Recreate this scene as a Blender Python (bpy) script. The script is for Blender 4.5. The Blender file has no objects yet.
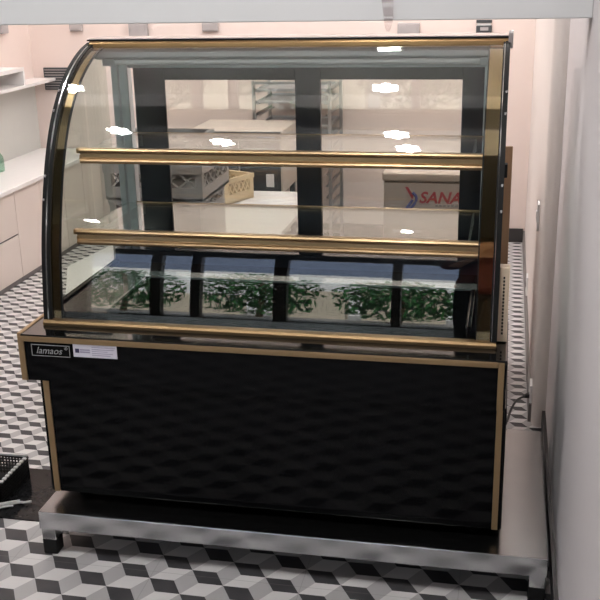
import bpy, bmesh, math, random
from mathutils import Vector, Matrix
random.seed(7)
S = bpy.context.scene
COL = S.collection
PI = math.pi

# ------------------------------------------------------------------ materials
def new_mat(name):
    m = bpy.data.materials.new(name); m.use_nodes = True
    nt = m.node_tree; nt.nodes.clear()
    out = nt.nodes.new('ShaderNodeOutputMaterial')
    return m, nt, out

def pbr(name, col, rough=.5, metal=0., spec=.5, noise=0., nscale=8., rnoise=0., coat=0., stretch=None, bump=0., emit=None, estr=0., trans=0.):
    m, nt, out = new_mat(name)
    b = nt.nodes.new('ShaderNodeBsdfPrincipled')
    b.inputs['Base Color'].default_value = (*col, 1)
    b.inputs['Roughness'].default_value = rough
    b.inputs['Metallic'].default_value = metal
    b.inputs['Specular IOR Level'].default_value = spec
    b.inputs['Coat Weight'].default_value = coat
    b.inputs['Coat Roughness'].default_value = .03
    b.inputs['Transmission Weight'].default_value = trans
    if emit:
        b.inputs['Emission Color'].default_value = (*emit, 1); b.inputs['Emission Strength'].default_value = estr
    if noise or rnoise or bump:
        tc = nt.nodes.new('ShaderNodeTexCoord'); mp = nt.nodes.new('ShaderNodeMapping')
        if stretch: mp.inputs['Scale'].default_value = stretch
        nz = nt.nodes.new('ShaderNodeTexNoise'); nz.inputs['Scale'].default_value = nscale; nz.inputs['Detail'].default_value = 5
        nt.links.new(tc.outputs['Object'], mp.inputs['Vector']); nt.links.new(mp.outputs[0], nz.inputs['Vector'])
        if noise:
            mx = nt.nodes.new('ShaderNodeMix'); mx.data_type = 'RGBA'
            mx.inputs['A'].default_value = (*[c * (1 - noise) for c in col], 1)
            mx.inputs['B'].default_value = (*[min(1, c * (1 + noise)) for c in col], 1)
            nt.links.new(nz.outputs['Fac'], mx.inputs['Factor']); nt.links.new(mx.outputs['Result'], b.inputs['Base Color'])
        if rnoise:
            mr = nt.nodes.new('ShaderNodeMapRange')
            mr.inputs['From Min'].default_value = .3; mr.inputs['From Max'].default_value = .7
            mr.inputs['To Min'].default_value = max(0, rough - rnoise); mr.inputs['To Max'].default_value = rough + rnoise
            nt.links.new(nz.outputs['Fac'], mr.inputs['Value']); nt.links.new(mr.outputs[0], b.inputs['Roughness'])
        if bump:
            bp = nt.nodes.new('ShaderNodeBump'); bp.inputs['Strength'].default_value = bump; bp.inputs['Distance'].default_value = .002
            nt.links.new(nz.outputs['Fac'], bp.inputs['Height']); nt.links.new(bp.outputs[0], b.inputs['Normal'])
    nt.links.new(b.outputs[0], out.inputs['Surface'])
    return m

def glass_mat(name, tint=(.95, .98, .97), f0=.045, rough=0.0):
    """thin architectural glass: see-through with Schlick mirror reflection"""
    m, nt, out = new_mat(name)
    g = nt.nodes.new('ShaderNodeNewGeometry')
    dt = nt.nodes.new('ShaderNodeVectorMath'); dt.operation = 'DOT_PRODUCT'
    nt.links.new(g.outputs['Incoming'], dt.inputs[0]); nt.links.new(g.outputs['Normal'], dt.inputs[1])
    def M(op, a=None, b=None):
        n = nt.nodes.new('ShaderNodeMath'); n.operation = op
        for i, v in enumerate((a, b)):
            if v is None: continue
            if isinstance(v, (int, float)): n.inputs[i].default_value = v
            else: nt.links.new(v, n.inputs[i])
        return n.outputs[0]
    c = M('ABSOLUTE', dt.outputs['Value']); q = M('SUBTRACT', 1., c); p = M('POWER', q, 5.)
    f = M('ADD', M('MULTIPLY', p, 1 - f0), f0)
    tr = nt.nodes.new('ShaderNodeBsdfTransparent'); tr.inputs[0].default_value = (*tint, 1)
    gl = nt.nodes.new('ShaderNodeBsdfGlossy'); gl.inputs['Roughness'].default_value = rough; gl.inputs['Color'].default_value = (1, 1, 1, 1)
    mx = nt.nodes.new('ShaderNodeMixShader')
    nt.links.new(f, mx.inputs[0]); nt.links.new(tr.outputs[0], mx.inputs[1]); nt.links.new(gl.outputs[0], mx.inputs[2])
    nt.links.new(mx.outputs[0], out.inputs['Surface'])
    return m

def emit_mat(name, col, s):
    m, nt, out = new_mat(name)
    e = nt.nodes.new('ShaderNodeEmission'); e.inputs[0].default_value = (*col, 1); e.inputs[1].default_value = s
    nt.links.new(e.outputs[0], out.inputs['Surface'])
    return m

def tile_mat():
    """tumbling-block cement tiles: nearest cell of a hexagonal lattice, then one of three 120 degree sectors"""
    m, nt, out = new_mat('cube_pattern_tiles')
    ax, h = .1148, .1245
    cx, cy = -.167, -.028
    def M(op, a=None, b=None, c=None):
        n = nt.nodes.new('ShaderNodeMath'); n.operation = op
        for i, v in enumerate((a, b, c)):
            if v is None: continue
            if isinstance(v, (int, float)): n.inputs[i].default_value = v
            else: nt.links.new(v, n.inputs[i])
        return n.outputs[0]
    g = nt.nodes.new('ShaderNodeNewGeometry'); sp = nt.nodes.new('ShaderNodeSeparateXYZ')
    nt.links.new(g.outputs['Position'], sp.inputs[0])
    far = M('GREATER_THAN', sp.outputs['Y'], .25)      # smaller tiles of the same pattern beyond the granite strip
    def sel(a, b): return M('ADD', M('MULTIPLY', a, M('SUBTRACT', 1., far)), M('MULTIPLY', b, far))
    X = sel(M('SUBTRACT', sp.outputs['X'], cx), M('MULTIPLY', M('SUBTRACT', sp.outputs['X'], -.551), ax / .0741))
    Y = sel(M('SUBTRACT', sp.outputs['Y'], cy), M('MULTIPLY', M('SUBTRACT', sp.outputs['Y'], .731), h / .0767))
    k = (ax / .8660254) / h                    # squash so that the lattice is regular
    Yk = M('MULTIPLY', Y, k); d = ax / .8660254
    def near(v, per, off):                     # offset to nearest multiple of per (shifted)
        t = M('ADD', M('DIVIDE', M('SUBTRACT', v, off), per), .5)
        fr = M('SUBTRACT', t, M('FLOOR', t))
        return M('MULTIPLY', M('SUBTRACT', fr, .5), per)
    ax_, ay_ = near(X, 2 * ax, 0.), near(Yk, d, 0.)
    bx_, by_ = near(X, 2 * ax, ax), near(Yk, d, d / 2)
    la = M('ADD', M('MULTIPLY', ax_, ax_), M('MULTIPLY', ay_, ay_))
    lb = M('ADD', M('MULTIPLY', bx_, bx_), M('MULTIPLY', by_, by_))
    s = M('LESS_THAN', lb, la)
    def mixv(a, b): return M('ADD', M('MULTIPLY', a, M('SUBTRACT', 1., s)), M('MULTIPLY', b, s))
    px, py = mixv(ax_, bx_), mixv(ay_, by_)
    ang = M('ARCTAN2', py, px)                 # -pi..pi
    isdark = M('MULTIPLY', M('GREATER_THAN', ang, 0.), M('LESS_THAN', ang, 2 * PI / 3))
    iswhite = M('MULTIPLY', M('LESS_THAN', ang, 0.), M('GREATER_THAN', ang, -2 * PI / 3))
    nz = nt.nodes.new('ShaderNodeTexNoise'); nz.inputs['Scale'].default_value = 9.; nz.inputs['Detail'].default_value = 6
    nt.links.new(g.outputs['Position'], nz.inputs['Vector'])
    def mixc(f, a, b):
        n = nt.nodes.new('ShaderNodeMix'); n.data_type = 'RGBA'; n.clamp_factor = True
        nt.links.new(f, n.inputs['Factor'])
        for i, v in (('A', a), ('B', b)):
            if isinstance(v, tuple): n.inputs[i].default_value = (*v, 1)
            else: nt.links.new(v, n.inputs[i])
        return n.outputs['Result']
    c = mixc(iswhite, (.46, .445, .45), (.74, .72, .71))
    c = mixc(isdark, c, (.024, .024, .029))
    # square tile joints
    jx = M('LESS_THAN', M('ABSOLUTE', near(sp.outputs['X'], 4 * ax, -.091)), .0012)
    jy = M('LESS_THAN', M('ABSOLUTE', near(sp.outputs['Y'], 4 * h, -.118)), .0012)
    j = M('MULTIPLY', M('MULTIPLY', M('MAXIMUM', jx, jy), M('SUBTRACT', 1., far)), .35)
    c = mixc(j, c, (.2, .19, .18))
    st = M('MULTIPLY', nz.outputs['Fac'], .22)
    c = mixc(st, c, (.36, .34, .33))
    b = nt.nodes.new('ShaderNodeBsdfPrincipled'); nt.links.new(c, b.inputs['Base Color'])
    b.inputs['Roughness'].default_value = .45
    b.inputs['Specular IOR Level'].default_value = .2
    nt.links.new(b.outputs[0], out.inputs['Surface'])
    return m

M_ = {}
M_['tiles'] = tile_mat()
M_['pink'] = pbr('pink_wall_paint', (.79, .67, .62), .75, noise=.03, nscale=3)
M_['lilac'] = pbr('lilac_white_wall_paint', (.69, .645, .65), .7, noise=.02, nscale=40, bump=.05)
M_['cream_wall'] = pbr('cream_wall_paint', (.78, .715, .68), .6, noise=.02)
M_['white_wall'] = pbr('white_wall_paint', (.63, .63, .635), .6, noise=.015, nscale=3)
M_['grey_splash'] = pbr('grey_backsplash', (.60, .61, .58), .45, noise=.03)
M_['ceiling'] = pbr('white_ceiling_paint', (.82, .82, .82), .8)
M_['dark_ceiling'] = pbr('dark_ceiling_boards', (.07, .065, .06), .6, noise=.1)
M_['granite'] = pbr('black_granite', (.012, .012, .013), .07, noise=.3, nscale=60, spec=.09)
M_['skirt'] = pbr('grey_skirting', (.16, .145, .14), .4)
M_['skirt_dark'] = pbr('dark_skirting', (.04, .036, .036), .4)
M_['black_panel'] = pbr('black_glossy_panel', (.003, .003, .0035), .06, spec=.13)
M_['black_top'] = pbr('black_polished_ledge', (.006, .006, .006), .05, spec=.5)
M_['black'] = pbr('black_rubber', (.008, .008, .008), .55, spec=.2)
M_['gold'] = pbr('gold_trim_metal', (.44, .28, .135), .33, 1.)
M_['bronze'] = pbr('dark_bronze_trim', (.27, .18, .095), .48, 1.)
M_['gold_dull'] = pbr('dull_gold_edge', (.39, .265, .145), .38, .9)
M_['gold_mirror'] = pbr('polished_gold_strip', (.58, .42, .21), .05, 1.)
M_['shelf_gold'] = pbr('bronze_gold_rail', (.46, .30, .17), .33, 1.)
M_['silver'] = pbr('chrome_bead', (.8, .8, .8), .12, 1.)
M_['alu'] = pbr('brushed_aluminium', (.55, .60, .62), .3, 1.)
M_['canopy'] = pbr('grey_lamp_canopy', (.50, .55, .56), .35, .25)
M_['top_sheet'] = pbr('grey_top_glass', (.30, .27, .265), .12)
M_['rim'] = pbr('grey_well_rim', (.20, .23, .23), .25, .6)
M_['frosted'] = pbr('white_light_tube', (.78, .82, .82), .3)
M_['door_frame'] = pbr('sky_tinted_black_door_frame', (.013, .017, .026), .14)  # black frame with the blue of reflected sky mixed into its colour
M_['deck'] = pbr('dark_mirror_steel', (.16, .18, .18), .05, 1., noise=.05)
M_['duct'] = pbr('polished_dark_glass', (.05, .06, .06), .03, .9)
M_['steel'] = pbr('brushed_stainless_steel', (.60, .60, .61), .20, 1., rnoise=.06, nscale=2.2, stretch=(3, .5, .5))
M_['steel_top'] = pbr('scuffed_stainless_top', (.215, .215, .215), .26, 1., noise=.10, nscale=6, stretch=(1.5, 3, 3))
M_['beige_vent'] = pbr('champagne_vent_cover', (.74, .60, .44), .42, .1)
M_['glass'] = glass_mat('clear_glass', (.955, .975, .97), .045)
M_['side_glass'] = glass_mat('side_glass', (.88, .91, .87), .05)
M_['shelf_glass'] = glass_mat('shelf_glass', (.88, .91, .89), .06)
M_['door_glass'] = glass_mat('rear_door_glass', (.93, .92, .90), .07)
M_['white_lam'] = pbr('white_laminate', (.82, .80, .79), .35, noise=.01)
M_['cab_front'] = pbr('cream_pink_cabinet_front', (.74, .655, .60), .35, noise=.02)
M_['cab_body'] = pbr('cream_cabinet_carcass', (.55, .47, .42), .5)
M_['worktop'] = pbr('white_quartz_worktop', (.83, .81, .80), .25, noise=.03, nscale=30)
M_['crate_grey'] = pbr('grey_crate_plastic', (.36, .335, .32), .45, noise=.04)
M_['crate_dark'] = pbr('dark_grey_crate_plastic', (.17, .165, .16), .45)
M_['crate_beige'] = pbr('tan_crate_plastic', (.62, .50, .33), .5, noise=.05)
M_['oven'] = pbr('beige_enamel', (.56, .49, .43), .35)
M_['oven_dark'] = pbr('dark_oven_front', (.035, .038, .042), .25)
M_['blue_display'] = pbr('blue_display', (.16, .28, .5), .3, emit=(.25, .45, .8), estr=.25)
M_['rack'] = pbr('rack_steel', (.45, .45, .46), .35, 1.)
M_['tray'] = pbr('tray_aluminium', (.6, .62, .65), .35, 1.)
M_['freezer'] = pbr('cream_freezer_front', (.56, .44, .37), .3, noise=.02)
M_['freezer_lid'] = pbr('freezer_lid', (.60, .49, .42), .35)
M_['red'] = pbr('red_print', (.50, .035, .05), .5)
M_['blue_print'] = pbr('blue_print', (.10, .10, .33), .5)
M_['grey_print'] = pbr('grey_print', (.30, .24, .22), .5)
M_['board'] = pbr('brown_board', (.42, .25, .14), .5, noise=.2, nscale=6, stretch=(20, 20, 1))
M_['vent_dark'] = pbr('dark_vent', (.05, .055, .06), .5)
M_['grey_box'] = pbr('grey_box_plastic', (.40, .37, .37), .5)
M_['white_plastic'] = pbr('white_plastic', (.85, .85, .85), .35)
M_['label'] = pbr('label_paper', (.78, .75, .84), .5)
M_['label_ink'] = pbr('label_ink', (.42, .38, .50), .6)
M_['label_dark'] = pbr('label_dark_ink', (.05, .04, .10), .6)
M_['plate_silver'] = pbr('plate_silver_print', (.42, .42, .42), .4, .5)
M_['cable'] = pbr('black_cable', (.015, .014, .014), .45)
M_['net_black'] = pbr('black_basket_plastic', (.012, .012, .013), .5, spec=.3)
M_['net_white'] = pbr('grey_white_strap', (.60, .59, .58), .6, noise=.1)
M_['bottle'] = glass_mat('green_bottle_glass', (.62, .80, .70), .06)
M_['maroon'] = pbr('maroon_cloth', (.10, .022, .022), .8)
M_['trouser'] = pbr('dark_trousers', (.03, .03, .04), .85)
M_['skin'] = pbr('skin', (.48, .29, .21), .55)
M_['hair'] = pbr('black_hair', (.012, .01, .009), .4)
M_['phone'] = pbr('phone_black', (.02, .02, .022), .2)
M_['clear_strip'] = glass_mat('clear_plastic_strip', (.93, .90, .90), .10, .15)
M_['dark_wood'] = pbr('dark_storefront_frame', (.05, .035, .03), .4, noise=.2)
M_['beige_ext'] = pbr('beige_masonry', (.52, .46, .38), .8, noise=.1)
M_['blue_ext'] = pbr('blue_grey_facade', (.12, .15, .23), .7, noise=.1, nscale=.6)
M_['pave'] = pbr('pavement', (.16, .155, .15), .85, noise=.15, nscale=4)
M_['bark'] = pbr('bark', (.12, .09, .06), .9)
M_['leaf'] = pbr('green_leaves', (.05, .16, .055), .3, noise=.5, nscale=3)
M_['lamp_glow'] = emit_mat('lamp_glow', (1, .98, .965), 320.)
M_['lamp_body'] = pbr('lamp_white', (.85, .85, .85), .4)

# ------------------------------------------------------------------ builders
def wloc(o):
    v = Vector((0, 0, 0))
    while o is not None:
        v += Vector(o.location); o = o.parent
    return v

class MB:
    """collects shapes in world coordinates, then links them as ONE mesh object"""
    def __init__(s): s.v = []; s.f = []; s.sm = []
    def add(s, vs, fs, smooth=False):
        n = len(s.v); s.v += [tuple(v) for v in vs]; s.f += [tuple(i + n for i in f) for f in fs]; s.sm += [smooth] * len(fs); return s
    def box(s, x0, x1, y0, y1, z0, z1):
        v = [(x0, y0, z0), (x1, y0, z0), (x1, y1, z0), (x0, y1, z0), (x0, y0, z1), (x1, y0, z1), (x1, y1, z1), (x0, y1, z1)]
        return s.add(v, [(0, 3, 2, 1), (4, 5, 6, 7), (0, 1, 5, 4), (1, 2, 6, 5), (2, 3, 7, 6), (3, 0, 4, 7)])
    def prism_x(s, prof, x0, x1, smooth=False):      # closed profile in (y, z), extruded along x
        n = len(prof)
        v = [(x0, p[0], p[1]) for p in prof] + [(x1, p[0], p[1]) for p in prof]
        f = [(i, (i + 1) % n, n + (i + 1) % n, n + i) for i in range(n)]
        s.add(v, f, smooth); s.add(v[:n], [tuple(range(n))[::-1]]); return s.add(v[n:], [tuple(range(n))])
    def prism_z(s, prof, z0, z1):
        n = len(prof)
        v = [(p[0], p[1], z0) for p in prof] + [(p[0], p[1], z1) for p in prof]
        return s.add(v, [(i, (i + 1) % n, n + (i + 1) % n, n + i) for i in range(n)] + [tuple(range(n))[::-1], tuple(range(n, 2 * n))])
    def ribbon(s, Q, x0, x1, o0, o1):                # strip along the glass profile, between offsets o0 and o1 along its normal
        A = offset(Q, o0); B = offset(Q, o1); n = len(Q)
        v = [(x0, *a) for a in A] + [(x1, *a) for a in A] + [(x0, *b) for b in B] + [(x1, *b) for b in B]
        f = []
        for i in range(n - 1):
            f += [(i, n + i, n + i + 1, i + 1), (2 * n + i, 2 * n + i + 1, 3 * n + i + 1, 3 * n + i),
                  (i, i + 1, 2 * n + i + 1, 2 * n + i), (n + i, 3 * n + i, 3 * n + i + 1, n + i + 1)]
        s.add(v, f, True)
        return s.add([v[0], v[n], v[3 * n], v[2 * n], v[n - 1], v[2 * n - 1], v[4 * n - 1], v[3 * n - 1]], [(0, 2, 1) if False else (0, 3, 2, 1), (4, 5, 6, 7)])
    def tube(s, path, r, n=8, caps=True):
        P = [Vector(p) for p in path]; rs = r if isinstance(r, (list, tuple)) else [r] * len(P)
        rings = []
        for i, p in enumerate(P):
            t = (P[min(i + 1, len(P) - 1)] - P[max(i - 1, 0)]).normalized()
            a = Vector((0, 0, 1)) if abs(t.z) < .9 else Vector((1, 0, 0))
            u = t.cross(a).normalized(); w = t.cross(u)
            rings.append([p + rs[i] * (u * math.cos(2 * PI * k / n) + w * math.sin(2 * PI * k / n)) for k in range(n)])
        v = [q for R in rings for q in R]; f = []
        for i in range(len(P) - 1):
            for k in range(n):
                f.append((i * n + k, i * n + (k + 1) % n, (i + 1) * n + (k + 1) % n, (i + 1) * n + k))
        s.add(v, f, True)
        if caps: s.add(rings[0], [tuple(range(n))]); s.add(rings[-1], [tuple(range(n))[::-1]])
        return s
    def lathe(s, c, prof, n=20):                     # profile (r, z)
        v = []; f = []
        for r, z in prof:
            v += [(c[0] + r * math.cos(2 * PI * k / n), c[1] + r * math.sin(2 * PI * k / n), c[2] + z) for k in range(n)]
        for i in range(len(prof) - 1):
            for k in range(n): f.append((i * n + k, i * n + (k + 1) % n, (i + 1) * n + (k + 1) % n, (i + 1) * n + k))
        return s.add(v, f, True)
    def disc(s, c, r, axis='z', n=20, flip=False):
        if axis == 'z': v = [(c[0] + r * math.cos(2 * PI * k / n), c[1] + r * math.sin(2 * PI * k / n), c[2]) for k in range(n)]
        else: v = [(c[0] + r * math.cos(2 * PI * k / n), c[1], c[2] + r * math.sin(2 * PI * k / n)) for k in range(n)]
        return s.add(v, [tuple(range(n))[::-1] if flip else tuple(range(n))])
    def bar(s, a, b, t):                             # square bar between two points
        a, b = Vector(a), Vector(b); d = (b - a).normalized()
        up = Vector((0, 0, 1)) if abs(d.z) < .95 else Vector((1, 0, 0))
        u = d.cross(up).normalized() * t / 2; w = d.cross(u).normalized() * t / 2
        v = [a + u + w, a - u + w, a - u - w, a + u - w, b + u + w, b - u + w, b - u - w, b + u - w]
        return s.add(v, [(0, 1, 2, 3), (7, 6, 5, 4), (0, 4, 5, 1), (1, 5, 6, 2), (2, 6, 7, 3), (3, 7, 4, 0)])
    def xform(s, M): s.v = [tuple(M @ Vector(v)) for v in s.v]; return s
    def build(s, name, mat, parent=None, bevel=0., seg=2, loc=None):
        off = wloc(parent) if parent is not None else Vector(loc or (0, 0, 0))
        me = bpy.data.meshes.new(name)
        me.from_pydata([Vector(v) - off for v in s.v], [], s.f)
        me.polygons.foreach_set('use_smooth', s.sm)
        me.update()
        bm = bmesh.new(); bm.from_mesh(me); bmesh.ops.recalc_face_normals(bm, faces=bm.faces); bm.to_mesh(me); bm.free()
        if any(s.sm): me.set_sharp_from_angle(angle=math.radians(38))
        me.materials.append(M_[mat])
        o = bpy.data.objects.new(name, me); COL.objects.link(o)
        if parent is not None: o.parent = parent
        else: o.location = off
        if bevel:
            b = o.modifiers.new('bevel', 'BEVEL'); b.width = bevel; b.segments = seg; b.limit_method = 'ANGLE'; b.angle_limit = math.radians(40)
        return o

def offset(Q, d):
    o = []
    for i, q in enumerate(Q):
        a = Q[max(i - 1, 0)]; b = Q[min(i + 1, len(Q) - 1)]
        ey, ez = b[0] - a[0], b[1] - a[1]; L = math.hypot(ey, ez)
        o.append((q[0] - ez / L * d, q[1] + ey / L * d))    # outward = towards the viewer / up
    return o

def catmull(P, n=7):
    P = [tuple(2 * a - b for a, b in zip(P[0], P[1]))] + list(P) + [tuple(2 * a - b for a, b in zip(P[-1], P[-2]))]
    o = []
    for i in range(1, len(P) - 2):
        for k in range(n):
            t = k / n; a, b, c, d = P[i - 1:i + 3]
            o.append(tuple(.5 * (2 * b[j] + (-a[j] + c[j]) * t + (2 * a[j] - 5 * b[j] + 4 * c[j] - d[j]) * t * t + (-a[j] + 3 * b[j] - 3 * c[j] + d[j]) * t ** 3) for j in range(len(b))))
    o.append(P[-2]); return o

def tag(o, label, cat, group=None):
    o['label'] = label; o['category'] = cat
    if group: o['group'] = group
    return o
def thing(name, label, cat, loc, group=None):
    o = bpy.data.objects.new(name, None); COL.objects.link(o); o.location = loc; o.empty_display_size = .05
    return tag(o, label, cat, group)
def struct(o): o['kind'] = 'structure'; return o
def copy_tree(o, parent=None):
    c = o.copy(); COL.objects.link(c)
    if parent is not None: c.parent = parent
    for ch in list(o.children): copy_tree(ch, c)
    return c
def text(name, s, size, mat, parent, M, shear=0., ext=.0006, bold=0.):
    cu = bpy.data.curves.new(name, 'FONT'); cu.body = s; cu.size = size; cu.shear = shear; cu.extrude = ext; cu.offset = bold
    cu.resolution_u = 4
    t = bpy.data.objects.new(name, cu); COL.objects.link(t)
    bpy.context.view_layer.update()
    me = bpy.data.meshes.new_from_object(t.evaluated_get(bpy.context.evaluated_depsgraph_get()))
    bpy.data.objects.remove(t)
    off = wloc(parent)
    me.transform(Matrix.Translation(-off) @ M)
    me.materials.clear(); me.materials.append(M_[mat])
    o = bpy.data.objects.new(name, me); COL.objects.link(o); o.parent = parent
    return o
FRONT = Matrix.Rotation(PI / 2, 4, 'X')               # text in the XZ plane, facing -Y

FZ = -.15                                              # floor height; z = 0 is the top of the steel platform
# ------------------------------------------------------------------ the setting
struct(MB().box(-3.2, 2.0, -5.5, 4.1, FZ - .06, FZ).build('floor', 'tiles'))
struct(MB().box(-3.2, 1.9, .09, .43, FZ, FZ + .004).build('trim_1', 'granite'))
struct(MB().box(-3.2, 2.0, -1.3, 4.1, 2.6, 2.68).build('ceiling', 'ceiling'))
struct(MB().box(-3.2, 2.0, -5.6, -1.3, 2.6, 2.68).build('ceiling_front', 'dark_ceiling'))
struct(MB().box(-2.0, 1.9, 3.9, 4.02, FZ, 2.6).build('wall_back', 'pink'))
struct(MB().box(-2.0, -1.87, .24, 3.9, FZ, .9).build('wall_left', 'grey_splash'))
struct(MB().box(-2.0, -1.87, .24, 3.9, .9, 2.6).build('wall_left_upper', 'pink'))
struct(MB().box(-3.3, -1.87, .09, .24, FZ, 2.6).build('wall_jamb', 'white_wall'))
struct(MB().box(-3.3, -3.2, -5.5, .09, FZ, 2.6).build('wall_side', 'white_wall'))
# right wall: near plane, then a thicker far stretch with a rounded corner
struct(MB().box(1.562, 1.7, -5.5, 1.12, FZ, 2.6).build('wall_right', 'lilac'))
prof = [(1.7, 1.08), (1.562, 1.08)] + [(1.552 - .042 * math.sin(a), 1.122 - .042 * math.cos(a)) for a in [i * PI / 16 for i in range(9)]] + [(1.51, 3.9), (1.7, 3.9)]
struct(MB().prism_z(prof, FZ, 2.6).build('wall_right_far', 'cream_wall'))
struct(MB().box(-1.87, 1.562, .09, .24, 1.452, 2.6).build('wall_lintel', 'white_wall', bevel=.003))
struct(MB().box(1.549, 1.562, -5.5, 1.08, FZ, FZ + .075).build('baseboard_right', 'skirt_dark'))
struct(MB().box(1.498, 1.51, 1.13, 3.9, FZ, FZ + .075).build('baseboard_right_far', 'skirt'))
struct(MB().box(-1.4, 1.498, 3.888, 3.9, FZ, FZ + .09).build('baseboard_back', 'skirt_dark'))
# street front behind the viewer: dark frame with open bays
m = MB().box(-3.2, 1.9, -5.6, -5.5, 1.55, 2.6)
for a, b in ((-3.2, -2.32), (-1.72, -1.62), (-1.34, -1.25), (-.58, -.46), (.46, .54), (1.02, 1.9)): m.box(a, b, -5.6, -5.5, FZ, 1.55)
m.box(-3.2, 1.9, -5.6, -5.5, FZ, FZ + .05)
struct(m.build('wall_front', 'dark_wood'))
struct(MB().box(-14, 14, -20, -5.6, FZ - .08, FZ - .01).build('ground_street', 'pave'))

# ------------------------------------------------------------------ the display cabinet
W = 1.4
GX0, GX1 = -.005, 1.362                                # glass housing
prof_g = [(.0865, .573), (.0945, .64), (.119, .79), (.160, .936), (.204, 1.05), (.259, 1.148), (.328, 1.230), (.400, 1.287), (.468, 1.325), (.53, 1.350), (.592, 1.366)]
Q = catmull(prof_g)
cab = thing('display_cabinet', 'black and gold curved-glass cake display cabinet standing on the steel platform', 'display cabinet', (.7, .37, 0))
m = MB()
for x in (.08, 1.32):
    for y in (.08, .66): m = MB().lathe((x, y, 0), [(0, 0), (.024, 0), (.024, .012), (.014, .014), (.014, .032), (0, .032)], 14); m.build('foot', 'black', cab)
MB().box(0, W, 0, .73, .03, .414).build('lower_panel', 'black_panel', cab, .003)
def hollow(z0, z1): return MB().box(-.049, 1.394, -.012, .125, z0, z1).box(-.049, 1.394, .485, .73, z0, z1).box(-.049, .190, .125, .485, z0, z1).box(1.280, 1.394, .125, .485, z0, z1)
hollow(.414, .548).build('upper_band', 'black_panel', cab)
hollow(.548, .562).build('ledge_top', 'black_top', cab)
for a, b in ((.011, .030), (1.372, 1.389)): MB().box(a, b, -.004, .004, .031, .414).build('gold_corner_strip', 'gold_dull', cab, .001)
for a, b in ((-.050, -.031), (1.371, 1.388)): MB().box(a, b, -.016, -.004, .414, .556).build('gold_band_strip', 'gold_dull', cab, .001)
MB().box(-.046, 1.371, -.017, -.006, .540, .557).build('gold_front_trim', 'gold_dull', cab, .003)
MB().box(-.052, -.040, -.014, .30, .545, .566).build('gold_side_trim', 'gold_dull', cab, .003)
# base trim under the glass
MB().prism_x([(.070, .562), (.070, .571), (.076, .577), (.098, .579), (.104, .576), (.104, .562)], GX0, GX1).build('gold_base_trim', 'bronze', cab, .001)
for a in (GX0, GX1 - .018): MB().box(a, a + .018, .104, .70, .562, .606).build('side_sill', 'black_panel', cab, .002)
# glass
MB().ribbon(Q, GX0 + .002, GX1 - .002, 0, -.006).build('front_glass', 'glass', cab)
def side_poly(x0, x1):
    P = offset(Q, -.008)
    pr = [(max(p[0], .1), p[1]) for p in P if p[1] > .604] + [(.70, 1.352), (.70, .606), (.11, .606)]
    return MB().prism_x(pr, x0, x1)
side_poly(GX0 + .004, GX0 + .010).build('side_glass', 'side_glass', cab)
side_poly(GX1 - .010, GX1 - .004).build('side_glass', 'side_glass', cab)
# curved edge finish on both ends, seen through and around the front glass
for s_, x0 in ((1, GX0), (-1, GX1)):
    def span(a, b): p = sorted((x0 + s_ * a, x0 + s_ * b)); return p
    if s_ == 1:
        e = (0, .010), (.010, .015), (.015, .024), (.024, .051), (.051, .056)
    else:
        e = (0, .012), (.012, .014), (.014, .018), (.018, .056), (.056, .060)
    MB().ribbon(Q, *span(-.002, e[0][1]), .004, -.014).build('edge_gasket', 'black', cab)
    MB().ribbon(Q, *span(*e[1]), .003, -.004).build('chrome_bead', 'silver', cab)
    MB().ribbon(Q, *span(*e[2]), .002, -.012).ribbon(Q, *span(*e[4]), -.007, -.013).build('black_edge_line', 'black', cab)
    MB().ribbon(Q, *span(*e[3]), -.007, -.012).build('gold_curved_strip', 'gold_mirror', cab)
    for t in (.30, .36, .55, .62):
        i = int(t * (len(Q) - 1)); p = offset(Q, .0045)[i]; MB().lathe((x0 + s_ * .003, p[0], p[1] - .004), [(0, 0), (.003, 0), (.004, .004), (.003, .008), (0, .008)], 8).build('glass_clip', 'silver', cab)
# top
MB().prism_x([(.575, 1.351), (.575, 1.368), (.585, 1.374), (.606, 1.374), (.606, 1.351)], GX0 + .012, GX1 - .004).build('gold_top_trim', 'gold', cab, .001)
MB().box(GX0, GX1, .583, .600, 1.374, 1.379).build('black_top_line', 'black', cab)
MB().box(GX0, GX1, .600, .73, 1.362, 1.381).build('top_panel', 'top_sheet', cab, .002)
MB().box(GX1 - .004, GX1 + .010, .56, .66, 1.345, 1.392).build('hinge_cap', 'grey_box', cab, .003)
can = MB().prism_x([(.60, 1.350), (.585, 1.338), (.585, 1.322), (.60, 1.314), (.72, 1.314), (.72, 1.350)], .012, 1.35).build('lamp_canopy', 'canopy', cab, .002)
MB().tube([(.07, .598, 1.305), (1.29, .598, 1.305)], .009, 12).build('light_tube', 'frosted', can)
for a, b in ((.040, .085), (1.275, 1.31)): MB().box(a, b, .588, .612, 1.293, 1.316).build('tube_holder', 'canopy', can, .002)
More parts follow.
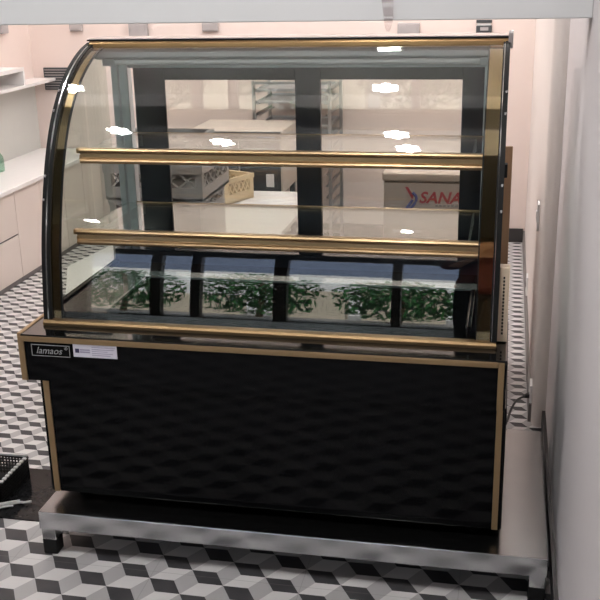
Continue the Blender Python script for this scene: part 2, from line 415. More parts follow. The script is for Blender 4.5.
# rear frame and sliding doors
MB().box(.028, .050, .685, .73, .60, 1.36).box(.055, .085, .692, .73, .60, 1.36).build('rear_post', 'alu', cab, .002)
MB().box(1.288, 1.300, .692, .73, .60, 1.36).box(1.303, 1.326, .685, .73, .60, 1.36).build('rear_post', 'alu', cab, .002)
MB().box(.05, 1.32, .70, .73, 1.277, 1.362).build('rear_header', 'canopy', cab)
MB().box(.0, 1.36, .66, .73, .562, .645).build('rear_sill', 'door_frame', cab, .003)
def rear_door(x0, x1, y0, l, r):
    d = MB()
    d.box(x0, x0 + l, y0, y0 + .010, .605, 1.277).box(x1 - r, x1, y0, y0 + .010, .605, 1.277)
    d.box(x0 + l, x1 - r, y0, y0 + .010, 1.236, 1.277).box(x0 + l, x1 - r, y0, y0 + .010, .605, .645)
    o = d.build('rear_door', 'door_frame', cab, .0015)
    MB().box(x0 + l - .004, x1 - r + .004, y0 + .003, y0 + .007, .640, 1.240).build('door_pane', 'door_glass', o)
rear_door(.100, .752, .706, .111, .085)
rear_door(.664, 1.292, .718, .088, .074)
# shelves
def shelf(zg, yf, x0, x1):
    sh = MB().box(x0 + .01, x1, yf + .006, .64, zg, zg + .008).build('shelf_pane', 'shelf_glass', cab)
    P = [(yf, zg + .020), (yf - .006, zg + .019), (yf - .010, zg + .013), (yf - .008, zg + .008), (yf - .001, zg + .004), (yf - .001, zg - .010), (yf - .008, zg - .014), (yf - .011, zg - .019), (yf - .009, zg - .026), (yf, zg - .028), (yf + .024, zg - .026), (yf + .024, zg - .001), (yf + .012, zg - .001), (yf + .012, zg + .0095), (yf + .024, zg + .0095), (yf + .022, zg + .018)]
    MB().prism_x(P, x0 + .012, x1).build('front_rail', 'shelf_gold', sh, .0012)
    MB().box(x0, x0 + .03, yf - .004, yf + .018, zg + .003, zg + .020).box(x0 + .008, x0 + .020, yf - .002, yf + .018, zg - .024, zg).build('rail_end_cap', 'shelf_gold', sh, .003)
    MB().tube([(x0 + .04, .645, zg + .004), (x1, .645, zg + .004)], .0055, 8).build('rear_rod', 'gold_dull', sh)
    for x in (x0 + .05, x1 - .035): MB().prism_x([(yf + .05, zg - .002), (.69, zg - .002), (.69, zg - .045), (yf + .05, zg - .012)], x, x + .004).build('bracket', 'alu', sh)
shelf(1.058, .262, .070, 1.302)
shelf(.815, .205, .062, 1.302)
# display floor
MB().box(.191, 1.279, .126, .484, .4145, .424).build('display_floor', 'deck', cab)
MB().box(.014, .190, .105, .66, .5625, .598).box(1.280, 1.343, .105, .66, .5625, .598).box(.190, 1.280, .485, .66, .5625, .598).build('well_surround', 'black_panel', cab, .002)
wl = MB().box(.185, .195, .126, .49, .424, .604).box(1.275, 1.285, .126, .49, .424, .604).box(.195, 1.275, .480, .49, .424, .604).box(.195, 1.275, .120, .126, .424, .560).build('well_lining', 'duct', cab, .001)
MB().box(.150, 1.30, .478, .535, .598, .606).build('rear_rim', 'rim', wl, .002)
MB().box(.180, .192, .126, .478, .598, .606).build('side_rim', 'duct', wl, .002)
MB().box(1.278, 1.290, .126, .478, .598, .606).build('side_rim', 'duct', wl, .002)
# vent cover on the right side
ve = MB().box(1.3625, 1.391, .125, .165, .565, .785).build('side_vent', 'beige_vent', cab, .002)
sl = MB()
for k in range(17): z = .588 + k * .0103; sl.box(1.374, 1.379, .1235, .127, z, z + .006)
sl.build('vent_slots', 'black', ve)
MB().box(1.3625, 1.372, .36, .39, .99, 1.03).build('side_hook', 'black', cab, .002)
# name plate and sticker
pl = MB().box(-.008, .116, -.0145, -.011, .496, .533).build('name_plate', 'black_panel', cab, .0015)
b = MB()
b.box(-.008, .116, -.0155, -.014, .531, .533).box(-.008, .116, -.0155, -.014, .496, .498).box(-.008, -.006, -.0155, -.014, .496, .533).box(.114, .116, -.0155, -.014, .496, .533)
b.build('plate_border', 'plate_silver', pl)
text('plate_lettering', 'lamaos', .030, 'plate_silver', pl, Matrix.Translation((.006, -.0149, .5045)) @ FRONT, .35)
text('plate_registered_mark', '\u00ae', .014, 'plate_silver', pl, Matrix.Translation((.099, -.0149, .519)) @ FRONT)
st = MB().box(.126, .265, -.0138, -.0115, .499, .541).build('sticker', 'label', cab, .0012)
st['label'] = 'pale lilac paper sticker with small print'
k = MB().box(.133, .146, -.0142, -.0136, .513, .526)
k.build('sticker_emblem', 'label_dark', st)
k = MB().box(.148, .180, -.0142, -.0136, .5205, .5255).box(.148, .180, -.0142, -.0136, .5135, .5185)
for i, L in enumerate((.074, .070, .050, .066, .058)): k.box(.186, .186 + L, -.0142, -.0136, .5315 - i * .0062, .5335 - i * .0062)
k.build('sticker_print', 'label_ink', st)

# ------------------------------------------------------------------ steel platform
pf = thing('steel_platform', 'low stainless steel platform under the black display cabinet', 'platform', (.76, .33, FZ))
PX0, PX1, PY0, PY1 = -.012, 1.533, -.0845, .739
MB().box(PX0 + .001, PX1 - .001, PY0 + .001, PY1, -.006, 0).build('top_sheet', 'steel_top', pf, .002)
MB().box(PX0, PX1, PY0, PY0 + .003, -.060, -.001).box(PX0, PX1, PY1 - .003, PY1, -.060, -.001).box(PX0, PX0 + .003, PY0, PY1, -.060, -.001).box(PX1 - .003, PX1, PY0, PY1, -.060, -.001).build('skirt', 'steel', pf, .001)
for x in (PX0 + .003, PX1 - .050):
    for y in (PY0 + .004, PY1 - .052):
        lg = MB().box(x, x + .046, y, y + .046, -.100, -.006).build('leg', 'steel', pf, .002)
        MB().box(x - .001, x + .047, y - .001, y + .047, FZ, -.098).build('rubber_foot', 'black', lg, .004)

# ------------------------------------------------------------------ power lead, outlets, switch
path = catmull([(1.404, .735, .010), (1.414, .80, .006), (1.425, .92, -.012), (1.445, 1.04, -.026), (1.465, 1.11, -.040), (1.482, 1.15, -.050)], 6)
cd = MB().tube(path, .0045, 8).build('power_lead', 'cable'); tag(cd, 'black power lead running from the cabinet to the wall socket', 'power cord')
MB().tube([(1.478, 1.15, -.050), (1.4995, 1.165, -.050)], [.007, .013], 10).build('plug', 'cable', cd)
def plate(name, label, cat, y, z, w, h, mark):
    o = MB().box(1.5005, 1.5095, y - w / 2, y + w / 2, z - h / 2, z + h / 2).build(name, 'white_plastic', None, .002); tag(o, label, cat)
    if mark == 'rocker': MB().box(1.497, 1.501, y - w / 4, y + w / 4, z - h / 5, z + h / 5).build('rocker', 'white_plastic', o, .001)
    elif mark == 's': MB().box(1.4996, 1.5008, y - w / 5, y + w / 5, z - h / 8, z + h / 8).build('socket_holes', 'black', o)
plate('wall_socket', 'white wall socket with the black plug in it behind the platform', 'socket', 1.175, -.035, .08, .075, 'n')
plate('light_switch', 'white switch plate high on the cream right wall', 'switch', 1.46, .615, .07, .11, 'rocker')
plate('wall_socket', 'white wall socket without a plug, low on the right wall further back', 'socket', 2.55, -.02, .09, .10, 's')

# ------------------------------------------------------------------ left: kitchen counter
CX = -1.43
ys = [1.30, 1.96, 2.62, 3.28, 3.885]
words = ['cream base cabinet at the near end of the left counter', 'cream base cabinet left of the seam beside the display cabinet', 'cream base cabinet right of the seam, half behind the curved glass', 'cream base cabinet in the back corner, seen through the glass']
for i in range(4):
    y0, y1 = ys[i] + .002, ys[i + 1] - .002
    c = MB().box(-1.868, CX - .018, y0, y1, FZ, .403).build('base_cabinet', 'cab_body', None); tag(c, words[i], 'cabinet', 'base cabinets under the white worktop')
    if i < 2:
        MB().box(CX - .018, CX, y0, y1, .146, .401).build('drawer', 'cab_front', c, .002)
        MB().box(CX - .018, CX, y0, y1, FZ + .03, .136).build('door', 'cab_front', c, .002)
        MB().box(CX - .016, CX - .008, y0, y1, .136, .146).build('finger_groove', 'skirt_dark', c)
    else:
        ym = (y0 + y1) / 2
        for a, b_ in ((y0, ym - .002), (ym + .002, y1)): MB().box(CX - .018, CX, a, b_, FZ + .03, .401).build('door', 'cab_front', c, .002)
    MB().box(CX - .018, CX - .006, y0, y1, FZ, FZ + .029).build('plinth_board', 'skirt', c)
o = MB().box(-1.868, -1.405, 1.29, 3.885, .404, .430).build('worktop', 'worktop', None, .003); tag(o, 'continuous white worktop along the left wall over the cream cabinets', 'worktop')
sh = thing('wall_shelf', 'white stepped shelf fixed high on the left wall above the worktop', 'shelf', (-1.78, 2.9, .90))
MB().box(-1.869, -1.70, 2.2, 3.44, 1.005, 1.030).build('top_board', 'white_lam', sh, .002)
MB().box(-1.869, -1.70, 3.42, 3.44, .918, 1.005).build('end_panel', 'white_lam', sh, .001)
MB().box(-1.869, -1.70, 2.2, 3.885, .897, .918).build('bottom_board', 'white_lam', sh, .002)
bt = thing('glass_bottle', 'pale green glass bottle on the white worktop at the photo\'s left edge', 'bottle', (-1.735, 3.03, .43))
MB().lathe((-1.735, 3.03, .4302), [(0, .0), (.034, 0), (.038, .006), (.038, .075), (.034, .095), (.016, .12), (.014, .15), (.016, .152), (.016, .158), (.012, .158)], 20).build('bottle_body', 'bottle', bt)
o = MB().box(-1.869, -1.861, 3.20, 3.27, .46, .535).build('wall_socket', 'white_plastic', None, .002); tag(o, 'small white socket plate on the grey backsplash above the green bottle', 'socket')
MB().box(-1.8615, -1.8605, 3.215, 3.255, .48, .51).build('socket_holes', 'skirt', o)

# back wall fittings
vt = MB().box(-1.785, -1.52, 3.885, 3.899, .835, .985).build('air_vent', 'vent_dark', None); tag(vt, 'dark louvred air vent on the pink back wall left of the cabinet', 'vent')
lo = MB()
for k in range(8): z = .845 + k * .0175; lo.prism_x([(3.884, z), (3.876, z + .002), (3.876, z + .006), (3.884, z + .004)], -1.775, -1.53)
lo.build('louvres', 'grey_box', vt)
boxes = [('grey junction box on the pink back wall above the cabinet\'s left end', -1.138, -1.004, 1.165, 1.28), ('small grey box under the lintel, just right of the grey junction box', -.627, -.52, 1.215, 1.275),
         ('grey junction box on the pink wall above the cabinet\'s right half', .66, .80, 1.165, 1.255), ('small pale grey box on the pink wall above the dark vent', -1.56, -1.47, 1.225, 1.275)]
for l, a, b_, c, d in boxes:
    o = MB().box(a, b_, 3.87, 3.899, c, d).build('wall_mounted_box', 'grey_box', None, .006); tag(o, l, 'junction box', 'grey boxes on the back wall')
    MB().box(a + .015, b_ - .015, 3.866, 3.870, c + .01, d - .01).build('cover', 'grey_box', o, .002)
o = MB().box(-1.869, -1.84, 3.47, 3.56, 1.235, 1.30).build('wall_mounted_box', 'grey_box', None, .006); tag(o, 'grey box on the left wall in the photo\'s top left corner', 'junction box', 'grey boxes on the back wall')
ho = thing('wall_holder', 'small black remote holder on the pink wall by the cabinet\'s top right corner', 'remote holder', (1.195, 3.89, 1.19))
MB().box(1.150, 1.245, 3.865, 3.899, 1.19, 1.235).build('pocket', 'vent_dark', ho, .004)
MB().box(1.150, 1.245, 3.885, 3.899, 1.25, 1.268).build('top_clip', 'vent_dark', ho, .002)
MB().box(1.175, 1.225, 3.860, 3.866, 1.205, 1.225).build('badge', 'grey_box', ho)
MB().box(1.155, 1.24, 3.893, 3.899, 1.19, 1.268).build('back_plate', 'white_plastic', ho)

# hanging strip on the lintel
P = catmull([(1.040, .082, 1.62), (1.042, .078, 1.56), (1.050, .078, 1.50), (1.052, .080, 1.45), (1.050, .086, 1.425)], 5)
m = MB(); Wd = [.030, .034, .030, .022, .008]
L = len(P); v = []; 
for i, p in enumerate(P):
    t = i / (L - 1) * 4; a = int(min(t, 3)); w = Wd[a] + (Wd[a + 1] - Wd[a]) * (t - a)
    v += [(p[0] - w / 2, p[1] + .003 * math.sin(i), p[2]), (p[0] + w / 2, p[1] - .003 * math.sin(i * 1.3), p[2])]
n = len(v); v += [(a, b_ + .002, c) for a, b_, c in v]
f = []
for i in range(L - 1): f += [(2 * i, 2 * i + 1, 2 * i + 3, 2 * i + 2), (n + 2 * i, n + 2 * i + 2, n + 2 * i + 3, n + 2 * i + 1), (2 * i, 2 * i + 2, n + 2 * i + 2, n + 2 * i), (2 * i + 1, n + 2 * i + 1, n + 2 * i + 3, 2 * i + 3)]
o = m.add(v, f, True).build('plastic_strip', 'clear_strip'); tag(o, 'clear plastic strip hanging from the white lintel above the cabinet', 'plastic strip')

# ------------------------------------------------------------------ behind the cabinet
tb = thing('prep_table', 'white topped prep table behind the cabinet, carrying the tan crate', 'table', (0, 2.2, FZ))
MB().box(-.36, .352, 1.76, 2.69, .395, .42).build('tabletop', 'worktop', tb, .003)
for x in (-.34, .30):
    for y in (1.79, 2.63): MB().box(x, x + .03, y, y + .03, FZ, .395).build('leg', 'rack', tb)
def crate(name, mat, lab, x0, x1, y0, y1, z0, h, band, cells, rot=0, group=None):
    t = .012; m = MB(); a, b_ = band
    m.box(x0, x1, y0, y1, z0, z0 + .01)
    def ring(za, zb, e=0.):
        m.box(x0 - e, x1 + e, y0 - e, y0 + t, za, zb); m.box(x0 - e, x1 + e, y1 - t, y1 + e, za, zb)
        m.box(x0 - e, x0 + t, y0 + t, y1 - t, za, zb); m.box(x1 - t, x1 + e, y0 + t, y1 - t, za, zb)
    ring(z0, z0 + a); ring(z0 + b_, z0 + h - .001, .004)
    for x in (x0, x1 - .03):
        for y in (y0, y1 - .03): m.box(x, x + .03, y, y + .03, z0 + a, z0 + b_)
    for (p, q, ax_) in ((x0 + .03, x1 - .03, 0), (y0 + .03, y1 - .03, 1)):
        for kk in range(cells):
            u0 = p + (q - p) * kk / cells; u1 = p + (q - p) * (kk + 1) / cells
            for (ua, ub) in ((u0, u1), (u1, u0)):
                for w in ((y0 + t / 2, y1 - t / 2) if ax_ == 0 else (x0 + t / 2, x1 - t / 2)):
                    A = (ua, w, z0 + a) if ax_ == 0 else (w, ua, z0 + a); B = (ub, w, z0 + b_) if ax_ == 0 else (w, ub, z0 + b_)
                    m.bar(A, B, .007)
    c = ((x0 + x1) / 2, (y0 + y1) / 2, z0)
    if rot: m.xform(Matrix.Translation(c) @ Matrix.Rotation(rot, 4, 'Z') @ Matrix.Translation([-q for q in c]))
    o = m.build(name, mat, None, loc=c); return tag(o, lab, 'crate', group)
g = 'grey crates stacked behind the cabinet'
crate('plastic_crate', 'crate_grey', 'grey plastic crate at the very bottom of the stack behind the cabinet', -.30, .105, 1.35, 1.73, FZ, .27, (.22, .25), 4, 0, g)
crate('plastic_crate', 'crate_grey', 'plain grey plastic crate second from the bottom of the stack', -.30, .105, 1.35, 1.73, .122, .27, (.22, .25), 4, 0, g)
crate('plastic_crate', 'crate_grey', 'plain grey plastic crate directly under the lattice crate', -.30, .105, 1.35, 1.73, .394, .27, (.22, .25), 4, 0, g)
crate('plastic_crate', 'crate_grey', 'grey crate with a lattice band below its thick rim, fourth up the stack', -.31, .125, 1.34, 1.75, .666, .16, (.055, .115), 5, 0, g)
crate('plastic_crate', 'crate_dark', 'dark grey lattice crate on top of the stack behind the cabinet', -.31, .06, 1.34, 1.75, .828, .082, (.02, .06), 5, 0, g)
crate('small_crate', 'crate_beige', 'tan open-work crate standing on the white prep table', -.175, -.005, 2.33, 2.57, .4205, .135, (.05, .11), 5, math.radians(-24))

ov = thing('deck_oven', 'beige deck oven with dark front and blue display behind the prep table', 'oven', (-.17, 3.1, FZ))
MB().box(-.44, .115, 2.9, 3.34, .36, .72).build('body', 'oven', ov, .006)
MB().box(-.432, .108, 2.892, 2.9, .675, .715).build('control_panel', 'oven_dark', ov, .002)
MB().box(-.02, .075, 2.888, 2.893, .682, .708).build('display', 'blue_display', ov)
for a, b_ in ((-.428, -.145), (-.135, .105)):
    d = MB().box(a, b_, 2.890, 2.9, .37, .665).build('door', 'oven_dark', ov, .003)
    MB().tube([(a + .03, 2.875, .62), (b_ - .03, 2.875, .62)], .008, 8).box(a + .03, a + .038, 2.875, 2.89, .616, .624).box(b_ - .038, b_ - .03, 2.875, 2.89, .616, .624).build('handle', 'rack', d)
MB().box(.02, .065, 2.886, 2.890, .40, .475).build('white_tag', 'white_plastic', ov)
for x in (-.42, .07):
    for y in (2.93, 3.28): MB().box(x, x + .03, y, y + .03, FZ, .36).build('leg', 'oven_dark', ov)
rk = thing('tray_rack', 'tall steel tray rack with runners behind the cabinet\'s middle post', 'rack', (.05, 3.63, FZ))
RX0, RX1, RY0, RY1 = -.175, .300, 3.42, 3.84
for x in (RX0, RX1):
    for y in (RY0, RY1): MB().box(x - .010, x + .010, y - .010, y + .010, FZ, .945).build('post', 'rack', rk, .002)
for kz in range(13):
    z = .0 + kz * .073
    for x, s_ in ((RX0 + .011, 1), (RX1 - .011, -1)): MB().box(min(x, x + s_ * .022), max(x, x + s_ * .022), RY0, RY1, z, z + .004).box(min(x, x + s_ * .003), max(x, x + s_ * .003), RY0, RY1, z, z + .02).build('runner', 'rack', rk)
for y, z in ((RY0, .925), (RY1, .925), (RY1, -.11)): MB().box(RX0, RX1, y - .007, y + .007, z, z + .016).build('cross_bar', 'rack', rk)
wr = ['flat steel tray on the topmost runners of the rack', 'flat steel tray on the rack runners, second from the top', 'flat steel tray on the rack runners, third from the top', 'flat steel tray on the rack runners, fourth from the top']
for l, kz in zip(wr, (12, 11, 9, 8)):
    z = .0 + kz * .073 + .0045; a, b_ = RX0 + .017, RX1 - .017
    o = MB().box(a, b_, RY0 + .01, RY1 - .02, z, z + .003).box(a, a + .003, RY0 + .01, RY1 - .02, z, z + .018).box(b_ - .003, b_, RY0 + .01, RY1 - .02, z, z + .018).box(a, b_, RY0 + .01, RY0 + .013, z, z + .018).box(a, b_, RY1 - .023, RY1 - .02, z, z + .018).build('baking_tray', 'tray'); tag(o, l, 'tray', 'trays on the steel rack')

fr = thing('chest_freezer', 'beige chest freezer with red lettering, behind the right rear door', 'freezer', (1.12, 1.55, FZ))
MB().box(.892, 1.345, 1.30, 1.80, FZ + .03, .775).build('body', 'freezer', fr, .006)
MB().box(.886, 1.35, 1.294, 1.81, .778, .812).build('lid', 'freezer_lid', fr, .008)
MB().box(.90, 1.34, 1.32, 1.78, FZ, FZ + .03).build('plinth', 'black', fr)
text('brand_lettering', 'SANAKY', .064, 'red', fr, Matrix.Translation((1.034, 1.2995, .694)) @ FRONT, .25, .0008, .0016)
m = MB()
for kk in range(9): a = 1.10 + kk * .0155; m.box(a, a + .010, 1.2985, 1.3, .680, .687)
m.build('small_print', 'grey_print', fr)
MB().add([(0.979, 1.2985, .757), (0.990, 1.2985, .757), (1.014, 1.2985, .720), (1.008, 1.2985, .706), (0.979, 1.3, .757), (0.990, 1.3, .757), (1.014, 1.3, .720), (1.008, 1.3, .706)], [(0, 1, 2, 3), (4, 7, 6, 5), (0, 4, 5, 1), (1, 5, 6, 2), (2, 6, 7, 3), (3, 7, 4, 0)]).build('emblem_stroke', 'red', fr)
lp = [(1.009, 1.298, .735), (1.022, 1.298, .722), (1.024, 1.298, .705), (1.014, 1.298, .685), (0.996, 1.298, .668), (0.986, 1.298, .664), (0.986, 1.298, .672), (1.000, 1.298, .69), (1.009, 1.298, .706)]
MB().tube(catmull(lp, 4), [.006] * 33, 6).build('emblem_curl', 'blue_print', fr)

bd = MB().add([(1.345, .78, FZ + .001), (1.388, .78, FZ + .001), (1.388, .845, 1.0), (1.345, .845, 1.0), (1.345, .795, FZ + .001), (1.388, .795, FZ + .001), (1.388, .86, 1.0), (1.345, .86, 1.0)], [(0, 1, 2, 3), (7, 6, 5, 4), (0, 4, 5, 1), (1, 5, 6, 2), (2, 6, 7, 3), (3, 7, 4, 0)]).build('wooden_board', 'board', None, .002)
tag(bd, 'narrow brown wooden board leaning upright behind the cabinet\'s right side', 'board')

pb = MB().prism_z([(-1.285, 2.92), (-1.03, 2.33), (-.60, 2.33), (-.60, 3.70), (-1.16, 3.70)], FZ + .0005, FZ + .012).build('reflection_sheet', 'white_lam', None, .002)  # added sheet imitating a pale reflection in the left side glass
tag(pb, 'pale flat sheet lying on the tiles, seen through the cabinet\'s left side glass', 'sheet')

# ------------------------------------------------------------------ left floor: black basket and white strap
bk = thing('mesh_basket', 'black mesh basket on the floor at the left edge beside the platform', 'basket', (-.55, .27, FZ + .004))
bx0, bx1, by0, by1, bz0, bz1 = -.85, -.285, .165, .375, FZ + .0045, -.068
m = MB()
for i in range(48):
    x = bx0 + (bx1 - bx0) * i / 47
    for y in (by0, by1): m.bar((x, y, bz0), (x, y, bz1), .0045)
for i in range(20):
    y = by0 + (by1 - by0) * i / 19
    for x in (bx0, bx1): m.bar((x, y, bz0), (x, y, bz1), .0045)
for z in [bz0 + .012 * q for q in range(1, 7)]:
    m.box(bx0, bx1, by0 - .002, by0 + .003, z, z + .0045).box(bx0, bx1, by1 - .003, by1 + .002, z, z + .004).box(bx0 - .002, bx0 + .003, by0, by1, z, z + .004).box(bx1 - .003, bx1 + .002, by0, by1, z, z + .004)
m.build('side_mesh', 'net_black', bk)
m = MB().box(bx0, bx1, by0, by1, bz0, bz0 + .004); m.build('base', 'net_black', bk)
m = MB()
for i in range(9):
    y = by0 + .012 + (by1 - by0 - .02) * i / 9
    m.box(bx1 - .006, bx1 + .007, y, y + .012, bz1 - .001, bz1 + .005)
m.box(bx0, bx1, by1 - .004, by1 + .005, bz1, bz1 + .006)
m.build('pale_rim_weave', 'net_white', bk)
m = MB().box(bx0 - .006, bx1 + .006, by0 - .006, by0 + .006, bz1 - .006, bz1).box(bx1 - .006, bx1 + .006, by0, by1, bz1 - .006, bz1).box(bx0 - .006, bx0 + .006, by0, by1, bz1 - .006, bz1).box(bx0, bx1, by1 - .006, by1 + .006, bz1 - .006, bz1)
m.build('rim', 'net_black', bk)
m = MB()
for pth, r in (([(-.50, .118, 0), (-.36, .128, .004), (-.29, .142, .006), (-.245, .165, .003), (-.222, .18, .002), (-.205, .178, .004), (-.185, .192, .002)], .0042), ([(-.50, .105, 0), (-.36, .11, .002), (-.30, .118, .004), (-.26, .138, .005), (-.235, .155, .002)], .0036), ([(-.50, .14, 0), (-.33, .142, .003), (-.28, .15, .008), (-.24, .172, .008), (-.228, .188, .004)], .0036)):
    m.tube([(a, b_, FZ + .010 + c) for a, b_, c in catmull(pth, 5)], r, 6)
o = m.build('plastic_strap', 'net_white'); tag(o, 'crumpled pale plastic strap on the black floor strip by the basket', 'strap')

# ------------------------------------------------------------------ ceiling spotlights (petal-shaped LED clusters)
def lamp(x, y, lab, first=[None]):
    if first[0] is None:
        r = thing('ceiling_spotlight', lab, 'ceiling light', (x, y, 2.6), 'ceiling spotlights')
        MB().lathe((x, y, 2.6), [(0, -.0005), (.125, -.0005), (.125, -.02), (.118, -.024), (0, -.024)], 28).build('housing', 'lamp_body', r)
        m = MB()
        for dx, dy in ((0, 0), (0, .085), (0, -.085), (.036, .043), (.036, -.043), (-.036, .043), (-.036, -.043)):
            m.lathe((x + dx, y + dy, 2.6), [(0, -.0345), (.012, -.033), (.019, -.0275), (.020, -.0245)], 12)
        m.build('led_cluster', 'lamp_glow', r); first[0] = r
    else:
        r = copy_tree(first[0]); r.location = (x, y, 2.6); r['label'] = lab
    return r
for x, y, l in ((.85, .46, 'just behind the lintel over the cabinet\'s right half'), (-.57, .43, 'just behind the lintel over the cabinet\'s left end'),
                (.87, -.72, 'in front of the cabinet\'s right half'), (-.48, -.70, 'in front of the cabinet\'s left end'),
                (.90, -1.12, 'at the edge of the white ceiling, right'), (-.01, -1.0, 'at the edge of the white ceiling, middle'),
                (.58, -5.1, 'on the dark ceiling near the street front, right'), (-2.2, -5.0, 'on the dark ceiling near the street front, left'),
                (-1.2, 1.9, 'over the back room, above the left counter'), (.78, 2.0, 'over the back room, above the freezer'), (-.3, 2.9, 'over the back room, above the oven'), (-1.2, 3.3, 'over the back room, in the left corner'), (.9, 3.3, 'over the back room, in the right corner'), (.25, 2.75, 'added as fill over the back room, between oven and freezer'), (1.35, 2.7, 'added as fill over the back room, beside the right wall')):  # last two are fill lamps added to brighten the back room
    lamp(x, y, 'petal-shaped ceiling spotlight ' + l)

# ------------------------------------------------------------------ street outside (seen only in the glass)
struct(MB().box(-9, -1.75, -9.1, -8.8, FZ - .01, .30).box(-1.35, -.45, -9.1, -8.8, FZ - .01, .50).box(-.25, .75, -9.1, -8.8, FZ - .01, .62).box(1.45, 9, -9.1, -8.8, FZ - .01, .78).build('wall_street', 'beige_ext'))
struct(MB().box(-16, 14, -12.6, -12.4, FZ - .01, 1.25).build('wall_garden', 'white_wall'))
struct(MB().box(-18, 16, -15.2, -15, FZ - .01, 3.6).build('wall_facade', 'blue_ext'))
def tree(x, y, h, r, lab, seed):
    random.seed(seed)
    t = thing('street_shrub', lab, 'shrub', (x, y, FZ - .01), 'street shrubs')
    MB().tube([(x, y, FZ - .01), (x + .05, y, h * .35), (x, y + .05, h * .7)], [.045, .035, .02], 8).build('stem', 'bark', t)
    m = MB()
    for k in range(1500):
        a = random.uniform(0, 2 * PI); q = random.random() ** .4; el = random.uniform(-1, 1)
        c = Vector((x + r * q * math.cos(a) * math.sqrt(1 - el * el), y + r * q * math.sin(a) * math.sqrt(1 - el * el), h * .38 + h * .38 * q * el))
        u = Vector((random.gauss(0, 1), random.gauss(0, 1), random.gauss(0, 1))).normalized(); w = u.orthogonal().normalized(); s_ = random.uniform(.03, .065)
        m.add([c + u * s_, c + w * s_ * .5, c - u * s_, c - w * s_ * .5], [(0, 1, 2, 3)])
    m.build('foliage', 'leaf', t)
for i, (x, y, h, r, l) in enumerate(((-4.6, -7.7, 1.5, .85, 'leafy street shrub at the far left outside'), (-2.85, -7.7, 1.3, .75, 'leafy street shrub outside the left bay'), (-1.25, -7.7, 1.35, .75, 'leafy street shrub outside the middle bays'),
        (.30, -7.7, 1.25, .72, 'leafy street shrub outside the right bay'), (1.85, -7.7, 1.4, .75, 'leafy street shrub at the far right outside'))): tree(x, y, h, r, l, i)

# ------------------------------------------------------------------ light, world, camera
w = bpy.data.worlds.new('daylight'); S.world = w; w.use_nodes = True
nt = w.node_tree; bg = nt.nodes['Background']; bg.inputs[0].default_value = (.80, .90, 1, 1); bg.inputs[1].default_value = 4.5
sn = bpy.data.lights.new('sun', 'SUN'); sn.energy = 24.; sn.angle = .02; sn.color = (1, .96, .88)
so = bpy.data.objects.new('sun', sn); COL.objects.link(so); so.rotation_euler = (math.radians(-27), math.radians(10), 0)

cam = bpy.data.cameras.new('camera'); co = bpy.data.objects.new('camera', cam); COL.objects.link(co)
f_px, pitch, yaw, roll = 984.186, .32243, -.21049, -.02227
import json
fw = Vector((math.sin(yaw) * math.cos(pitch), math.cos(yaw) * math.cos(pitch), -math.sin(pitch)))
rt = Vector((math.cos(yaw), -math.sin(yaw), 0)); up = rt.cross(fw)
r2 = rt * math.cos(roll) + up * math.sin(roll); u2 = -rt * math.sin(roll) + up * math.cos(roll)
R = Matrix((r2, u2, -fw)).transposed()
co.matrix_world = Matrix.Translation((1.3651, -2.5547, 1.5789)) @ R.to_4x4()
cam.sensor_width = 36; cam.sensor_fit = 'HORIZONTAL'; cam.lens = f_px / 600 * 36; cam.clip_start = .02
S.camera = co
# the photographer stands behind the camera and shows only as a reflection in the polished strips
ph = MB().box(-.038, .038, -.08, .08, -.005, .005).xform(Matrix.Translation(Vector((1.3651, -2.5547, 1.5789)) - fw * .03) @ R.to_4x4() @ Matrix.Translation((.02, -.03, 0))).build('phone', 'phone', None, .004)
tag(ph, 'black phone held up in front of the person by both hands', 'phone')
def skin(name, mat, pts, edges, parent, sub=2, root=0):
    off = wloc(parent)
    me = bpy.data.meshes.new(name); me.from_pydata([Vector(p[:3]) - off for p in pts], edges, []); me.update()
    o = bpy.data.objects.new(name, me); COL.objects.link(o); o.parent = parent
    k = o.modifiers.new('skin', 'SKIN'); k.use_smooth_shade = True
    for i, p in enumerate(pts):
        me.skin_vertices[0].data[i].radius = (p[3], p[4] if len(p) > 4 else p[3]); me.skin_vertices[0].data[i].use_root = (i == root)
    q = o.modifiers.new('sub', 'SUBSURF'); q.levels = sub; q.render_levels = sub
    me.materials.append(M_[mat]); return o
bx, by, k = 1.29, -2.95, 1.06
def P(x, y, z, r, r2=None): return (bx + x * k, by + y * k, FZ + z * k, r * k, (r2 or r) * k)
pe = thing('person', 'person in a maroon top standing behind the viewer, holding up a phone', 'person', (bx, by, FZ))
hx, hy, hz = (1.3651 - bx) / k, (-2.5547 - by) / k - .04, (1.5789 - FZ) / k
body = [P(0, 0, .95, .13, .11), P(0, 0, 1.15, .12, .095), P(0, 0, 1.38, .135, .10), P(0, 0, 1.50, .06), P(0, .005, 1.56, .075, .08), P(0, .02, 1.62, .098, .115), P(0, .02, 1.71, .105, .125), P(0, .01, 1.77, .08, .09)]
ed = [(0, 1), (1, 2), (2, 3), (3, 4), (4, 5), (5, 6), (6, 7)]
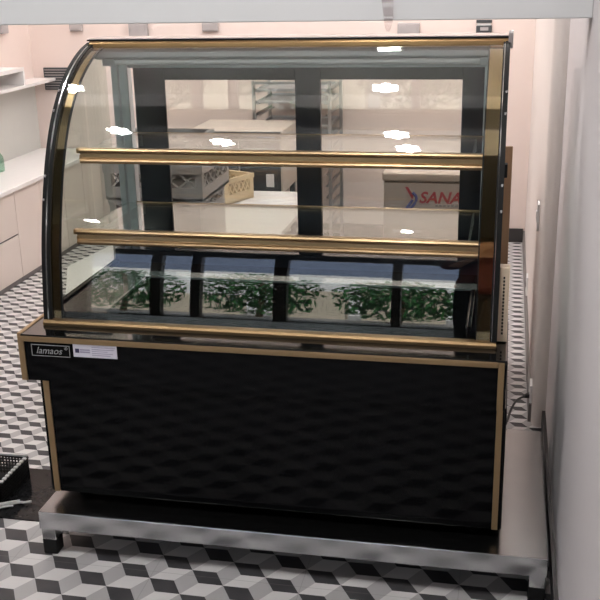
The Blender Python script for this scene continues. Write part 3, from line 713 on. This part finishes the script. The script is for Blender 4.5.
for s_ in (-1, 1):
    n = len(body)
    body += [P(s_ * .10, 0, .86, .085), P(s_ * .105, .01, .50, .056), P(s_ * .11, -.02, .10, .040), P(s_ * .12, .10, .035, .034, .028), P(s_ * .125, .16, .03, .028, .02)]
    ed += [(0, n), (n, n + 1), (n + 1, n + 2), (n + 2, n + 3), (n + 3, n + 4)]
    m_ = len(body)
    wx = hx + s_ * .078
    body += [P(s_ * .17, 0, 1.42, .058), P(s_ * .205, .08, 1.20, .042), P(wx + s_ * .03, hy - .09, hz - .12, .030, .024), P(wx, hy - .04, hz - .05, .028, .018)]
    ed += [(2, m_), (m_, m_ + 1), (m_ + 1, m_ + 2), (m_ + 2, m_ + 3)]
    for q, (dz, L) in enumerate(((.035, .038), (.015, .044), (-.005, .042), (-.024, .034))):
        n = len(body)
        body += [P(wx - s_ * .004, hy + .012, hz - .03 + dz, .0085), P(wx - s_ * .018, hy + .028, hz - .03 + dz, .0075), P(wx - s_ * (.018 + L * .5), hy + .026, hz - .03 + dz, .0065)]
        ed += [(m_ + 3, n), (n, n + 1), (n + 1, n + 2)]
    n = len(body)
    body += [P(wx - s_ * .018, hy - .035, hz - .03, .010), P(wx - s_ * .042, hy - .022, hz - .015, .008)]
    ed += [(m_ + 3, n), (n, n + 1)]
body += [P(0, .135, 1.645, .016), P(0, .12, 1.69, .012)]; n = len(body); ed += [(5, n - 2), (n - 2, n - 1)]
bo = skin('body', 'skin', body, ed, pe)
for s_ in (-1, 1):
    c = P(s_ * .034, .108, 1.69, 0); MB().lathe((c[0], c[1], c[2] - .011), [(0, 0), (.010, .004), (.013, .011), (.010, .018), (0, .022)], 10).build('eye', 'white_plastic', bo)
    c = P(s_ * .095, .01, 1.665, 0); MB().lathe((c[0], c[1], c[2] - .035), [(0, 0), (.014, .012), (.018, .04), (.012, .062), (0, .07)], 10).build('ear', 'skin', bo)
c = P(0, .112, 1.60, 0); MB().box(c[0] - .024, c[0] + .024, c[1] - .012, c[1] + .008, c[2] - .006, c[2] + .006).build('mouth', 'red', bo, .004)
top = [P(0, 0, .76, .20, .17), P(0, 0, .90, .195, .165), P(0, 0, 1.03, .17, .14), P(0, 0, 1.15, .145, .12), P(0, 0, 1.38, .16, .125), P(0, 0, 1.485, .075)]; te = [(0, 1), (1, 2), (2, 3), (3, 4), (4, 5)]
for s_ in (-1, 1):
    n = len(top); top += [P(s_ * .175, 0, 1.43, .072), P(s_ * .206, .08, 1.20, .056), P(s_ * .20, hy - .20, 1.24, .05)]; te += [(4, n), (n, n + 1), (n + 1, n + 2)]
skin('maroon_top', 'maroon', top, te, pe)
tr = [P(0, 0, .86, .14, .125), P(0, 0, 1.0, .145, .12)]; te = [(0, 1)]
for s_ in (-1, 1):
    n = len(tr); tr += [P(s_ * .10, 0, .80, .10), P(s_ * .105, .01, .50, .075), P(s_ * .11, -.015, .09, .062)]; te += [(0, n), (n, n + 1), (n + 1, n + 2)]
skin('trousers', 'trouser', tr, te, pe)
skin('hair', 'hair', [P(0, .03, 1.80, .105, .10), P(0, -.045, 1.76, .115, .10), P(0, -.075, 1.64, .095, .08), P(0, -.07, 1.54, .06)], [(0, 1), (1, 2), (2, 3)], pe)
S.cycles.transparent_max_bounces = 40
S.cycles.max_bounces = 14; S.cycles.glossy_bounces = 8; S.cycles.diffuse_bounces = 5
S.cycles.sample_clamp_indirect = 8.
S.cycles.caustics_reflective = False
S.view_settings.view_transform = 'Standard'; S.view_settings.look = 'None'; S.view_settings.gamma = 1; S.view_settings.exposure = .05
